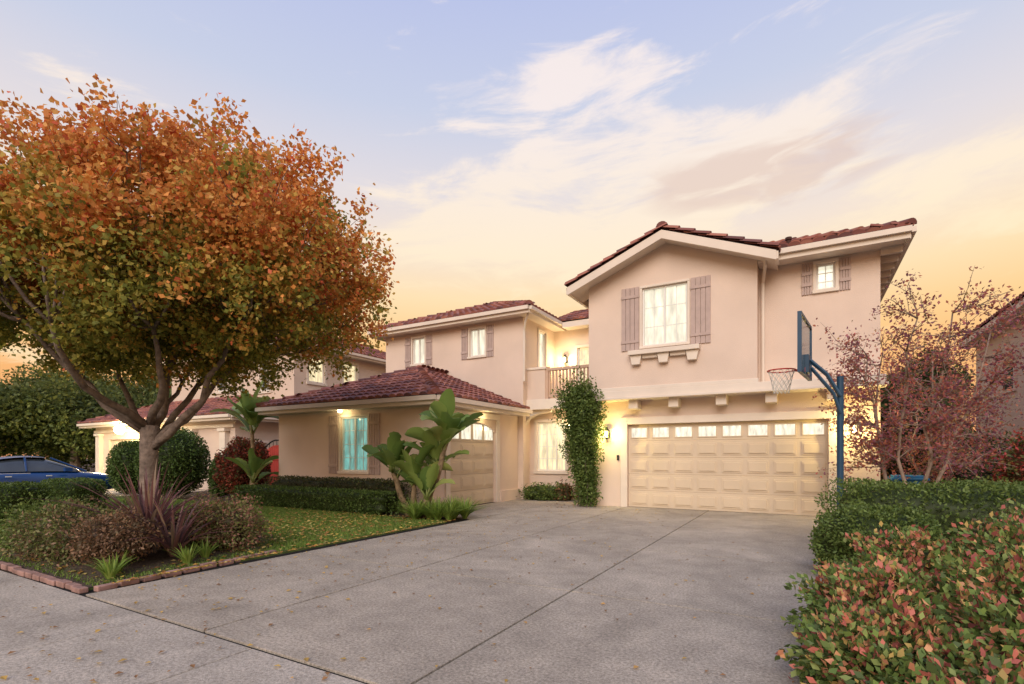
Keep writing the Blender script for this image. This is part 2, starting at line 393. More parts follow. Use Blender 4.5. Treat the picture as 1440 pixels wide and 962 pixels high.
B_.box(-7.62,-7.52,15.53,15.69,3.36,4.5); B_.done('balcony_railing',mat('rail_paint',(.55,.38,.28),.7,.1),H)
pts=[(-8.49,3.05)]+[(-8.49+1.0*(1-math.cos(a)),2.55+.42*math.sin(a)) for a in [math.pi/2*i/8 for i in range(9)]]+[(-7.4,3.05)]
Tm.prism(pts,15.62,15.9)
wall(W,('f',10.6),-14.9,-8.5,0,2.84,[(-12.0,-10.88,1.02,2.62)])
wall(W,('s',-8.5),10.8,16.05,0,2.84,[(11.3,13.74,-1,2.55)])
W.box(-14.9,-14.7,10.8,15.2,0,2.84)
W.box(-15.0,-8.42,10.52,10.599,0,.35); W.box(-8.499,-8.42,10.6,11.1,0,.35); W.box(-8.499,-8.42,13.94,15.9,0,.35)
window(('f',10.6),-12.0,-10.88,1.02,2.62,m_teal,H,2,1,.07,(4,4),.40)
hip(H,-15.3,-8.05,10.15,15.2,3.02,abut=True,sides='flr')
g2=M(); g3=M()
for r in range(5):
    z0=r*.47; g2.box(-8.62,-8.58,11.3,13.74,z0+.005,z0+.465)
    for c in range(4):
        a=11.3+c*.61+.05; b=a+.51
        if r<4: g2.box(-8.58,-8.565,a,b,z0+.07,z0+.40); g2.box(-8.565,-8.55,a+.05,b-.05,z0+.12,z0+.35)
        else: g2.box(-8.58,-8.565,a,b,z0+.05,z0+.09); g3.box(-8.58,-8.57,a+.02,b-.02,z0+.09,z0+.55)
g2.box(-8.66,-8.6205,11.3,13.74,0,2.55)
g2.done('side_garage_door',m_door,H,bev=.005); g3.done('side_garage_windows',m_gwin,H)
Ar=M(); n=24
for i in range(n):
    y0=11.3+2.44*i/n; y1=11.3+2.44*(i+1)/n; ym=(y0+y1)/2; t=(ym-12.52)/1.22; zz=2.12+.36*math.sqrt(max(0,1-t*t))
    Ar.box(-8.566,-8.503,y0,y1,zz,2.56)
Ar.done('arch_infill',m_st,H)
for a,b,c,d in ((11.1,11.299,0,2.6),(13.741,13.94,0,2.6),(11.1,13.94,2.601,2.78)): fb(Tm,('s',-8.5),a,b,c,d,.0,.05)
P=M()
P.tube([(-7.95,14.9,6.2),(-8.1,15.0,6.0),(-8.22,15.12,5.7),(-8.22,15.12,4.0)],.04,8)
P.tube([(-8.15,15.45,2.85),(-8.4,15.5,2.6),(-8.42,15.5,.1)],.04,8); P.done('downspouts',m_trim,H)
W.done('walls',m_st,H); Tm.done('wall_trim',m_trim,H,bev=.01)
L=M(); L.tube([(-11.75,10.35,2.81),(-11.75,10.35,2.74)],[.07,.05],10); L.done('soffit_lamp',m_bulb,H)
lamp('soffit_light',(-11.75,10.33,2.62),5,par=H,c=(1,.85,.45))
for x in (-5.0,1.02):
    p=sconce(H,x,14.4,2.12); lamp('sconce_light',p,72,par=H,c=(1,.78,.28))
p=sconce(H,-7.8,17.7,5.1); lamp('balcony_light',p,45,par=H,c=(1,.8,.4))
p=sconce(H,-6.9,16.05,2.5); lamp('entry_light',p,28,par=H)
lamp('side_garage_light',(-8.25,12.9,2.60),5,par=H,c=(1,.82,.4))
# ============================================================ NEIGHBOR HOUSES
N1=empty('neighbor_house')
W=M()
wall(W,('f',15.3),-31,-20.4,0,6.5,[(-22.95,-22.2,4.6,6.2),(-26.5,-25.6,4.8,6.2)])
wall(W,('s',-20.4),15.5,26,0,6.5,[(16.1,17.0,5.0,6.2),(18.2,19.1,5.0,6.2)])
W.box(-31,-30.8,15.5,26,0,6.5)
window(('f',15.3),-22.95,-22.2,4.6,6.2,m_dark,N1,1,1,.12,(2,3)); window(('f',15.3),-26.5,-25.6,4.8,6.2,m_dark,N1,1,1,.12)
window(('s',-20.4),16.1,17.0,5.0,6.2,m_lit2,N1,1,1,.12,(2,2)); window(('s',-20.4),18.2,19.1,5.0,6.2,m_lit2,N1,1,1,.12,(2,2))
hip(N1,-31.5,-19.9,14.8,26.5,6.7)
wall(W,('f',12.5),-33,-20.4,0,2.95,[(-31.5,-27.0,-1,2.3)]); W.box(-20.6,-20.4,12.7,15.3,0,2.95)
hip(N1,-33.6,-19.9,12.0,17.4,3.15,sides='flr')
W.done('walls',m_st2,N1)
g=M()
for r in range(4):
    g.box(-31.5,-27,12.62,12.66,r*.575+.005,r*.575+.57)
    for c in range(8): a=-31.5+c*.5625+.06; g.box(a,a+.44,12.60,12.62,r*.575+.1,r*.575+.47)
g.done('garage_door',m_door,N1)
t=M(); 
for x in (-32.3,-26.4,-21.0,-23.4):
    t.box(x-.2,x+.2,12.3,12.499,0,2.5); t.box(x-.27,x+.27,12.24,12.499,2.5,2.62); t.box(x-.27,x+.27,12.24,12.499,0,.3)
t.box(-33,-20.4,12.42,12.499,2.66,2.8); t.done('pilasters',m_trim,N1)
b=M(); b.tube([(-28.4,11.85,3.05),(-28.4,11.7,3.08),(-28.4,11.7,2.98)],.025,8); b.tube([(-28.4,11.7,2.93),(-28.4,11.7,2.98)],[.1,.03],10); b.done('globe_lamp_bracket',m_iron,N1)
b=M(); b.tube([(-28.4,11.7,2.72+.22*math.cos(a)) for a in [math.pi*i/10 for i in range(11)]],[max(.01,.22*math.sin(math.pi*i/10)) for i in range(11)],16); b.done('globe_lamp',emit('globe_bulb',(1,.84,.5,1),60,0),N1,smooth=True)
lamp('porch_light',(-28.4,11.4,2.65),650,r=.15,par=N1,c=(1,.8,.42)); p=sconce(N1,-25.9,12.5,2.1); lamp('porch_light2',p,60,par=N1)
N2=empty('neighbor_house')
W=M(); wall(W,('f',17),6.0,14,0,5.9); W.box(6.0,6.2,17.2,27,0,5.9); W.done('walls',m_st2,N2)
hip(N2,5.55,14.5,16.5,27.4,6.1)
ww=M(); ww.box(5.94,5.999,19,20.2,3.6,5.0); ww.box(5.94,5.999,22.5,23.6,3.6,5.0); ww.done('window_trim',m_trim,N2)
ww=M(); ww.box(5.92,5.939,19.1,20.1,3.7,4.9); ww.box(5.92,5.939,22.6,23.5,3.7,4.9); ww.done('window_glass',m_dark,N2)
Gt=empty('garden_gate'); g=M()
for i in range(14):
    x=-19.3+i*.125; h=1.55+.35*math.sin(math.pi*(i+.5)/14); g.box(x,x+.115,13.0,13.04,.05,h)
g.box(-19.3,-17.55,12.97,12.999,.35,.47); g.box(-19.3,-17.55,12.97,12.999,1.3,1.42); g.done('boards',m_gate,Gt)
g=M(); pts=[(-19.35+1.85*i/16,13.02,1.7+.40*math.sin(math.pi*i/16)) for i in range(17)]; g.tube(pts,.03,6); 
for i in range(2,15,2): g.tube([(pts[i][0],13.02,pts[i][2]-.2),pts[i]],.012,4)
g.done('iron_arch',m_iron,Gt)
g=M(); g.box(-19.7,-19.35,12.85,13.2,0,2.0); g.box(-19.76,-19.29,12.79,13.26,2.0,2.1); g.box(-20.4,-19.7,12.95,13.1,0,1.8); g.box(-17.5,-14.9,12.95,13.1,0,1.8); g.done('stucco_wall',m_st,Gt)
f=M()
for i in range(34): f.box(1.6+i*.13,1.72+i*.13,15.8,15.83,0,1.75+.01*(i%3))
f.box(1.6,6.0,15.77,15.799,.4,.5); f.done('wood_fence',mat('fence_wood',(.26,.09,.05),.9,.3,8,.3,40))
b=M(); x,y=2.0,14.2
b.add([(x-.24,y-.26,.08),(x+.24,y-.26,.08),(x+.24,y+.26,.08),(x-.24,y+.26,.08),(x-.3,y-.34,.95),(x+.3,y-.34,.95),(x+.3,y+.34,.95),(x-.3,y+.34,.95)],[(0,3,2,1),(4,5,6,7),(0,1,5,4),(1,2,6,5),(2,3,7,6),(3,0,4,7)])
b.box(x-.33,x+.33,y-.38,y+.38,.951,1.0); b.box(x-.28,x+.28,y-.3,y+.3,1.0,1.05); b.tube([(x-.3,y+.4,.9),(x+.3,y+.4,.9)],.02,6)
b.tube([(x-.3,y+.25,.12),(x-.24,y+.25,.12)],.12,12); b.tube([(x+.24,y+.25,.12),(x+.3,y+.25,.12)],.12,12)
b.done('recycling_bin',mat('blue_plastic',(.03,.16,.33),.5,.1),None,bev=.015)
# ============================================================ GROUND
g=M(); g.box(-300,300,-300,400,-.5,-.14); g.done('ground',m_ground)
g=M(); g.box(-120,120,-10,-1.2,-.139,-.13); g.done('street',m_asph)
g=M()
x=-60
while x<60: g.box(x,x+2.98,-1.2,-1.0,-.139,0); x+=3
g.done('kerb',m_conc2,bev=.02)
g=M(); g.box(-120,120,-1.0,70,-.139,-.032); g.done('garden_soil',m_mulch)
g=M(); g.box(-8.45,.70,2.44,16.0,-.031,-.020); g.box(-51,15,.9,2.42,-.031,-.020); g.done('joint_filler',m_joint)
g=M(); j=.012
xs=[-6.72,-4.45,-2.23,.75]; ys=[2.44,5.18,8.0,10.9,14.52]
for a,b in zip(xs,xs[1:]):
    for c,d in zip(ys,ys[1:]): g.box(a+j,b-j,c+j,d-j,-.1,0)
g.box(-8.49,-6.72-j,9.9,12.4-j,-.1,0); g.box(-8.49,-6.72-j,12.4+j,14.5,-.1,0); g.box(-8.49,-5.52,14.5+2*j,16.04,-.1,0)
g.done('driveway',m_conc,bev=.004)
g=M()
k=[-51.72+1.5*i for i in range(45)]
for a,b in zip(k,k[1:]): g.box(a+.006,b-.006,.86,2.43-.018,-.1,-.002)
g.done('sidewalk',m_conc2,bev=.004)
g=M(); g.box(-30.8,-21.7,2.43,12.5,-.1,.0); g.done('driveway',m_conc)
g=M(); g.box(-21.6,-6.95,2.52,9.15,-.1,.006); g.box(-60,-30.9,2.5,12.5,-.1,.006); g.box(-60,12,-.98,.85,-.1,-.004); g.done('lawn',m_grassb)
bed=M(); P0=[(-10.6,2.52),(-6.95,2.52),(-7.05,4.0),(-7.2,4.9),(-8.2,5.9),(-10.5,6.6),(-12.3,6.0),(-12.4,4.2)]
cx,cy=-9.3,4.2; vs=[(cx,cy,.12)]+[(cx+(x-cx)*.6,cy+(y-cy)*.6,.10) for x,y in P0]+[(x,y,.012) for x,y in P0]; n=len(P0)
bed.add(vs,[(0,1+i,1+(i+1)%n) for i in range(n)]+[(1+i,1+n+i,1+n+(i+1)%n,1+(i+1)%n) for i in range(n)]); bed.done('planter_bed',m_mulch,smooth=True)
E=M()
def bricks(a,b):
    a=Vector((*a,0)); b=Vector((*b,0)); d=b-a; n=int(d.length/.21); t=d.normalized(); s_=Vector((-t.y,t.x,0))
    for i in range(n):
        c=a+t*(i+.5)*d.length/n; h=.045+random.uniform(-.008,.01); jx=random.uniform(-.015,.015)
        q=[c+t*u*.1+s_*(v*.045+jx) for u,v in ((-1,-1),(1,-1),(1,1),(-1,1))]
        E.add([(p.x,p.y,-.02) for p in q]+[(p.x,p.y,h) for p in q],[(0,3,2,1),(4,5,6,7),(0,1,5,4),(1,2,6,5),(2,3,7,6),(3,0,4,7)])
bricks((-10.6,2.5),(-6.85,2.5)); bricks((-6.82,2.56),(-6.95,4.0)); bricks((-6.95,4.0),(-7.05,4.95))
E.done('brick_edging',m_brick,bev=.01)
N=120000
X=rng.uniform(-20,-6.95,N); Y=rng.uniform(2.6,9.1,N)
P=np.stack([X,Y,np.full(N,.028)],1); T=np.stack([rng.normal(0,.35,N),rng.normal(0,.35,N),np.ones(N)],1)
leafcloud('grass',P,.065,pal(N,[(.16,.25,.045),(.20,.28,.06),(.11,.18,.03),(.28,.27,.10)],[4,3,3,.8]),m_leafn,aspect=.2,T=T)
def fallen(n,X,Y,z,size,cols):
    N=len(X); P=np.stack([X,Y,np.full(N,z)],1); a=rng.uniform(0,6.28,N)
    T=np.stack([np.cos(a),np.sin(a),rng.normal(0,.12,N)],1); T=unit(T)
    B=np.stack([-np.sin(a),np.cos(a),rng.normal(0,.15,N)],1)
    s=(size*rng.uniform(.6,1.3,N))[:,None]; 
    V=np.stack([P-T*s*.5,P+B*s*.35+[0,0,.008],P+T*s*.5,P-B*s*.35+[0,0,.006]],1).reshape(-1,3)
    V[:,2]=np.maximum(V[:,2],z-.01)
    m=M(); F=[tuple(range(4*i,4*i+4)) for i in range(N)]; C=pal(N,cols)
    m.v=[tuple(v) for v in V]; m.f=F; m.c=[tuple(c) for c in np.repeat(C,4,0)]; return m.done(n,m_leafn)
Y_=[(.60,.42,.09),(.5,.28,.07),(.40,.17,.05),(.65,.5,.16)]
fallen('fallen_leaves',rng.normal(-8.9,1.7,2900).clip(-16,-6.75),rng.uniform(2.7,9.2,2900),.055,.07,Y_)
fallen('fallen_leaves',-6.7+np.abs(rng.normal(0,2.2,500)),rng.uniform(1.0,14,500),.012,.05,[(.5,.32,.09),(.55,.36,.1),(.28,.15,.07)])
fallen('fallen_leaves',rng.uniform(-8,.3,240),rng.uniform(1,9,240),.012,.045,[(.48,.28,.09),(.3,.16,.07)])
fallen('fallen_leaves',rng.normal(-5.9,.5,60),rng.uniform(13,15.5,60),.012,.06,[(.2,.1,.05)])
# ============================================================ TREES
def curve(a,b,sag,n=7,j=.1):
    a=Vector(a); b=Vector(b); L=(b-a).length; out=[]
    off=Vector((random.gauss(0,1),random.gauss(0,1),0))*j*L*.5
    for i in range(n):
        t=i/(n-1); p=a.lerp(b,t)+off*math.sin(math.pi*t)+Vector((0,0,sag*math.sin(math.pi*t)))
        if 0<i<n-1: p+=Vector((random.gauss(0,1),random.gauss(0,1),random.gauss(0,1)))*L*.012
        out.append(p)
    return out
def big_tree():
    E_=empty('autumn_pear_tree'); T=M()
    base=Vector((-11.4,5.2,0)); fork=base+Vector((.05,.0,2.0))
    T.tube([base+Vector((0,0,-.1)),base+Vector((0,0,.15)),base+Vector((.02,0,.7)),base+Vector((.0,0,1.3)),fork+Vector((0,0,.1))],[.27,.21,.165,.155,.175],12)
    ax=np.array([.8669,.4985,0]); ay=np.array([-.4985,.8669,0])
    C=np.array([-11.4,5.2,4.95])+ax*.55+ay*.1; cl=[]
    mains=[]
    for k in range(9):
        a=k*2*math.pi/9+.3; r=1.5+.6*random.random()
        e=fork+Vector((math.cos(a)*r,math.sin(a)*r,1.2+random.random()*.9))
        p=curve(fork+Vector((math.cos(a)*.06,math.sin(a)*.06,-.35+.06*k)),e,-.12,7,.12); mains.append(p)
        T.tube(p,[.085-.008*i for i in range(7)],8)
    e=fork+Vector((.3,.1,2.6)); p=curve(fork,e,0,8,.1); mains.append(p); T.tube(p,[.11-.009*i for i in range(8)],8)
    tips=[q for p in mains for q in p[3:]]
    tries=0
    while len(cl)<130 and tries<9000:
        tries+=1
        d=rng.normal(size=3); d/=np.linalg.norm(d); rr=rng.choice([rng.uniform(.75,1.0),rng.uniform(.2,.72)],p=[.74,.26])
        up=d[2]>0
        q=C+(ax*d[0]*4.05+ay*d[1]*3.2+np.array([0,0,d[2]*(2.25 if up else 1.55)]))*rr
        if d[0]<-.2 and up: q[2]-=.30*abs(d[0])
        if all(np.linalg.norm(q-c)>.58 for c in cl): cl.append(q)
    LP=[];LC=[]
    for q in cl:
        v=Vector(q); s=min(tips,key=lambda t:(t-v).length+max(0,t.z-v.z)*1.5)
        L=(v-s).length
        p=curve(s,v,-.05*L,6,.15); T.tube(p,[max(.010,.036-.006*i) for i in range(6)],5)
        for _ in range(7):
            t=Vector(rng.normal(size=3)); t.z=abs(t.z)*.9+.1; t.normalize(); st=p[random.choice((3,4,5))]
            T.tube(curve(st,st+t*random.uniform(.4,.85),0,4,.1),[.010,.008,.005,.003],4)
        rel=q-C; hz=rel[2]/2.2; side=rel.dot(ax)/4.0
        n=int(rng.uniform(1250,1850)*(1.0 if rng.random()>.18 else .45))
        rad=rng.uniform(.46,.78)
        sub=q+rng.normal(size=(18,3))*rad*np.array([.62,.62,.5])
        ii=rng.integers(0,18,n); pp=sub[ii]+rng.normal(size=(n,3))*rad*.21
        subw=rng.normal(0,.14,18)[ii]
        r0=math.sqrt((rel.dot(ax)/4)**2+(rel.dot(ay)/3.2)**2+hz*hz)
        warm=.46+.50*hz+.16*side+.10*(r0-.6)+rng.normal(0,.12)
        w=np.clip(warm+subw+rng.normal(0,.13,n)+.12*(pp[:,2]-q[2]),0,1)[:,None]
        green=pal(n,[(.27,.27,.05),(.36,.31,.06),(.20,.22,.045)]); org=pal(n,[(.72,.31,.08),(.66,.26,.07),(.78,.44,.13),(.66,.16,.07)],[4,4,3,1])
        yel=pal(n,[(.58,.38,.09),(.50,.35,.07)])
        LP.append(pp);LC.append(np.where(w>.56,org,np.where(w>.38,yel,green)))
    P=np.vstack(LP);Cc=np.vstack(LC)
    for _ in range(70):
        a=rng.uniform(0,6.28); r=rng.uniform(0,.9); zt=C[2]+2.3*math.sqrt(max(0,1-r*r))-.15
        o=ax*math.cos(a)*r*3.9+ay*math.sin(a)*r*3.2
        b=Vector((C[0]+o[0],C[1]+o[1],zt)); e=b+Vector((o[0]*.06,o[1]*.06,random.uniform(.25,.65)))
        T.tube([b-Vector((0,0,.5)),b,e],[.012,.008,.003],4)
        n=60; t=rng.random((n,1)); P=np.vstack([P,np.array(b)*(1-t)+np.array(e)*t+rng.normal(size=(n,3))*.06]); Cc=np.vstack([Cc,pal(n,[(.66,.30,.07),(.66,.19,.07),(.5,.34,.07)])])
    T.done('trunk_and_limbs',m_bark,E_,smooth=True)
    leafcloud('crown',P,.085,Cc,m_leaf,E_,aspect=.75)
big_tree()
def stem_tree(name,x,y,h,spread,nst,nleaf,cols,size,bark,w=None,z0=.0,twigs=9,r0=.04):
    E_=empty(name); T=M(); LP=[]
    for k in range(nst):
        a=k*2*math.pi/nst+random.uniform(-.3,.3); r=spread*random.uniform(.35,.75)
        e=Vector((x+math.cos(a)*r,y+math.sin(a)*r,h*random.uniform(.66,.88)))
        b=Vector((x+math.cos(a)*.12,y+math.sin(a)*.12,z0)); p=curve(b,e,0,9,.10)
        T.tube(p,[r0*(1-.09*i) for i in range(9)],7)
        for i in range(3,9):
            for _ in range(twigs//3):
                d=Vector((math.cos(a)+random.gauss(0,1),math.sin(a)+random.gauss(0,1),random.uniform(-.1,1.1))).normalized()
                L=random.uniform(.5,1.1)*spread*.45; q=curve(p[i],p[i]+d*L,0,5,.12); T.tube(q,[.014,.011,.008,.006,.004],5)
                for __ in range(5):
                    s=q[random.choice((1,2,3,4))]; d2=(d+Vector(rng.normal(size=3))*.8).normalized(); e2=s+d2*random.uniform(.25,.5); T.tube([s,s.lerp(e2,.5)+Vector((0,0,.02)),e2],[.007,.005,.003],4)
                    LP.append((s,e2))
    n=nleaf; idx=rng.integers(0,len(LP),n); A_=np.array([tuple(LP[i][0]) for i in idx]); B2=np.array([tuple(LP[i][1]) for i in idx]); t=rng.uniform(.1,1.05,(n,1))
    P=A_*(1-t)+B2*t+rng.normal(size=(n,3))*.07
    T.done('stems',bark,E_,smooth=True); leafcloud('foliage',P,size,pal(n,cols,w),m_leaf,E_,aspect=.55)
stem_tree('crape_myrtle_tree',1.75,12.0,4.7,1.6,7,11500,[(.38,.12,.12),(.46,.17,.11),(.26,.10,.14),(.30,.20,.08)],.062,m_bark2,[3,3,3,.7])
stem_tree('crape_myrtle_tree',2.9,14.9,3.4,1.0,4,4000,[(.30,.10,.13),(.24,.10,.14),(.38,.16,.10)],.062,m_bark2)
def bg_tree(name,x,y,h,r,cols,n=14000,size=.24):
    E_=empty(name); T=M(); T.tube([(x,y,0),(x+.1,y,h*.3),(x,y,h*.7)],[.3,.22,.1],8)
    P=[];C=[]
    for _ in range(26):
        d=rng.normal(size=3); d/=np.linalg.norm(d); q=np.array([x,y,h*.55])+d*np.array([r,r,h*.38])*rng.uniform(.5,.95)
        T.tube(curve((x,y,h*.35),tuple(q),0,4,.1),[.1,.07,.05,.03],4)
        k=n//26; P.append(q+unit(rng.normal(size=(k,3)))*np.cbrt(rng.random((k,1)))*r*.42); C.append(pal(k,cols)*rng.uniform(.7,1.25))
    T.done('trunk',m_bark,E_); leafcloud('crown',np.vstack(P),size,np.vstack(C),m_leaf,E_,aspect=.6)
DG=[(.12,.15,.04),(.09,.12,.035),(.18,.20,.05)]
for x,y,h,r in ((-37,13,6.5,3.2),(-44,15,8.5,4),(-36,20,8,3.6),(-46,22,9,4.5),(-52,17,9,4.5),(-40,9,5.5,2.8)): bg_tree('evergreen_tree',x,y,h,r,DG)
DG2=[(.07,.09,.03),(.05,.07,.025),(.10,.11,.04)]
for x,y,h,r in ((3.5,31,5.2,2.6),(6.2,38,7.5,2.6),(1,36,5.0,3.0)): bg_tree('evergreen_tree',x,y,h,r,DG2)
# ============================================================ SHRUBS
GR=[(.085,.14,.03),(.12,.18,.045),(.06,.10,.025)]
GR2=[(.12,.175,.04),(.17,.23,.06),(.085,.13,.03)]
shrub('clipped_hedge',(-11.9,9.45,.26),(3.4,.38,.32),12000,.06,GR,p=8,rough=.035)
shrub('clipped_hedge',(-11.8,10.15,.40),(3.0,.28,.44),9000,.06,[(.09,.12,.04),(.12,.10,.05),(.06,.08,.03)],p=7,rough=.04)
shrub('round_topiary',(-19.35,9.6,1.25),(1.05,1.05,1.15),10000,.09,GR,p=2.4,rough=.03)
shrub('round_topiary',(-21.1,9.2,1.05),(.75,.8,.95),8000,.09,GR,p=2.4,rough=.03)
shrub('cone_shrub',(-18.2,10.6,.65),(.38,.38,.85),3000,.08,GR,rough=.05)
shrub('red_shrub',(-16.9,10.7,1.0),(.85,.8,1.05),7000,.10,[(.26,.05,.035),(.16,.05,.03),(.10,.10,.035),(.32,.08,.04)],rough=.12)
shrub('clipped_hedge',(-15.3,4.3,.4),(.7,.45,.47),6000,.06,GR,p=7,rough=.03)
shrub('clipped_hedge',(-16.9,5.9,.40),(.85,.5,.46),6000,.06,GR,p=7,rough=.03)
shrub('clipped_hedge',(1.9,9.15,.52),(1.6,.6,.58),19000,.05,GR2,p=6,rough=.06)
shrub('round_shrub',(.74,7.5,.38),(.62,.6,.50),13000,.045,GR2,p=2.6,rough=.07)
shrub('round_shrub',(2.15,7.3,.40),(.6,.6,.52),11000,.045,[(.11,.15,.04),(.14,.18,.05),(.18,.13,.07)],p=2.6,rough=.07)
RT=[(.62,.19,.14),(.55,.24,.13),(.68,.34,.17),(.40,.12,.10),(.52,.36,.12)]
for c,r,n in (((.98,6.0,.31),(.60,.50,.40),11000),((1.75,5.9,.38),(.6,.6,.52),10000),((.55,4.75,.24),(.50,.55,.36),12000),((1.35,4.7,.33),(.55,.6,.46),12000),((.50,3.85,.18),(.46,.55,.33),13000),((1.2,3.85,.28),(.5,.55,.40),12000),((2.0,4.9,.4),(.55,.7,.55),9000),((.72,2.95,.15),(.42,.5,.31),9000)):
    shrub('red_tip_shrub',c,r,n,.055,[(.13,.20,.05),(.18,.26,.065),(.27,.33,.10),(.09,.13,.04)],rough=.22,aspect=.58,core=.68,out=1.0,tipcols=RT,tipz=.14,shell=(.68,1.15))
shrub('bougainvillea_shrub',(4.4,13.0,1.0),(1.2,.9,1.05),9000,.09,[(.40,.06,.06),(.15,.14,.04),(.09,.10,.04),(.30,.07,.05)],rough=.14)
shrub('dark_shrub',(3.3,15.2,.9),(1.6,.5,1.1),7000,.09,DG2,rough=.14)
shrub('dark_shrub',(3.2,11.2,.45),(1.5,.6,.6),7000,.07,DG,rough=.14)
V=empty('climbing_vine'); t=M(); 
for k in range(5): t.tube(curve((-5.75+.1*k,13.85,0),(-5.65+.08*k,13.8,3.2),0,9,.03),.016,5)
t.done('vine_stems',m_bark,V)
for c,r,n in (((-5.72,13.8,3.0),(.55,.26,.62),4200),((-5.50,13.8,2.5),(.46,.26,.75),4500),((-5.64,13.82,1.8),(.46,.22,.75),4500),((-5.50,13.85,1.1),(.34,.20,.8),3200),((-5.48,13.9,.45),(.30,.18,.55),2000)):
    shrub('vine_leaves',c,r,n,.085,GR2,p=2.2,rough=.28,parent=V,core=.58,shell=(.60,1.25))
shrub('low_shrub',(-9.0,3.2,.35),(.9,.55,.42),11000,.05,[(.16,.19,.05),(.22,.21,.08),(.26,.16,.10),(.10,.12,.045)],rough=.2,shell=(.7,1.15),core=.7)
shrub('low_shrub',(-7.95,4.6,.35),(.62,.65,.42),9000,.05,[(.16,.18,.05),(.22,.19,.08),(.30,.14,.10)],rough=.2,shell=(.7,1.15),core=.7)
shrub('low_shrub',(-10.4,3.4,.35),(.7,.6,.4),7000,.05,GR2,rough=.2,shell=(.7,1.15),core=.7)
shrub('barberry_shrub',(-7.75,3.15,.42),(.42,.42,.30),5500,.045,[(.22,.13,.08),(.15,.11,.06),(.28,.16,.09)],rough=.18,shell=(.7,1.15),core=.7)
tr=M(); tr.tube(curve((-7.75,3.15,0),(-7.75,3.15,.4),0,5,.1),[.05,.045,.04,.04,.03],7); tr.done('shrub_trunk',m_bark)
shrub('entry_shrub',(-7.6,15.2,.2),(.65,.4,.28),2600,.08,GR2,rough=.3,shell=(.6,1.25))
shrub('entry_shrub',(-6.9,15.4,.2),(.35,.3,.35),1300,.08,[(.12,.14,.05),(.25,.12,.06)],rough=.3,shell=(.6,1.25))
def blades(name,c,n,L,w,cols,up=1.0,m=None,spread=1.0):
    m_=M(); c=Vector(c)
    for _ in range(n):
        a=random.uniform(0,6.28); l=L*random.uniform(.6,1.1); lean=random.uniform(.1,.8)*spread
        d=Vector((math.cos(a),math.sin(a),0)); s=Vector((-d.y,d.x,0)); vs=[]; K=6
        for i in range(K+1):
            t=i/K; p=c+d*(.04+l*lean*t*(.5+.6*t))+Vector((0,0,max(0,l*up*(t-.45*lean*t*t))))
            ww=w*(1-t**2.2)*.5+.001; vs+=[p-s*ww+Vector((0,0,ww*.5)),p,p+s*ww+Vector((0,0,ww*.5))]
        fs=[]
        for i in range(K): fs+=[(3*i,3*i+1,3*i+4,3*i+3),(3*i+1,3*i+2,3*i+5,3*i+4)]
        k=random.choice(cols); f=random.uniform(.7,1.3); m_.add(vs,fs,tuple(x*f for x in k))
    return m_.done(name,m or m_gloss)
PU=[(.18,.085,.09),(.23,.115,.105),(.12,.07,.075),(.28,.19,.12)]
blades('purple_flax',(-8.1,3.7,.15),95,1.3,.05,PU,spread=1.3)
blades('purple_flax',(-7.55,3.75,.1),60,1.0,.045,PU,spread=1.5)
blades('purple_flax',(-8.75,3.9,.15),45,1.1,.045,PU,spread=1.4)
YG=[(.22,.33,.06),(.30,.40,.09),(.16,.25,.05)]
for p in ((-7.15,2.85,.03),(-7.35,3.0,.03),(-7.2,3.75,.03),(-7.4,4.1,.03)): blades('day_lily',p,45,.32,.022,YG)
for p in ((-7.5,9.5,0),(-7.1,9.6,0),(-7.9,9.3,0),(-7.2,9.15,0),(-7.7,8.95,0),(-6.95,9.85,0),(-7.35,9.85,0),(-7.45,9.2,0),(-7.0,9.3,0)): blades('lily_turf',p,120,.58,.026,YG,spread=1.4)
def paddle(m_,base,d,Ls,Lb,w,col,droop=.5):
    d=Vector(d).normalized(); base=Vector(base)
    p1=base+d*Ls; m_s.tube([base,base+d*Ls*.5+Vector((0,0,.03)),p1],[.03,.02,.014],6,col=(.26,.31,.10))
    h=Vector((d.x,d.y,0)); h=h.normalized() if h.length>.05 else Vector((random.gauss(0,1),random.gauss(0,1),0)).normalized()
    s=Vector((-h.y,h.x,0)); s=(s+Vector((0,0,random.uniform(-.8,.8)))).normalized(); K=14; vs=[]; cur=p1.copy(); dr=d.copy()
    for i in range(K+1):
        t=i/K; ww=w*(math.sin(math.pi*min(1,t*.93+.05))**.5)*.5*random.choice((1,1,.97,.78))
        if i==K: ww=.005
        up=s.cross(dr).normalized(); up=up if up.z>0 else -up
        vs+=[cur-s*ww+up*ww*.4,cur-s*ww*.5+up*ww*.15,cur,cur+s*ww*.5+up*ww*.15,cur+s*ww+up*ww*.4]
        dr=(dr+Vector((h.x*.4,h.y*.4,-.9))*droop*.12).normalized(); cur=cur+dr*Lb/K
    fs=[]
    for i in range(K):
        for j in range(4): fs.append((5*i+j,5*i+j+1,5*i+j+6,5*i+j+5))
    m_.add(vs,fs,col)
BG=[(.17,.26,.06),(.24,.33,.085),(.13,.21,.05),(.32,.36,.11)]
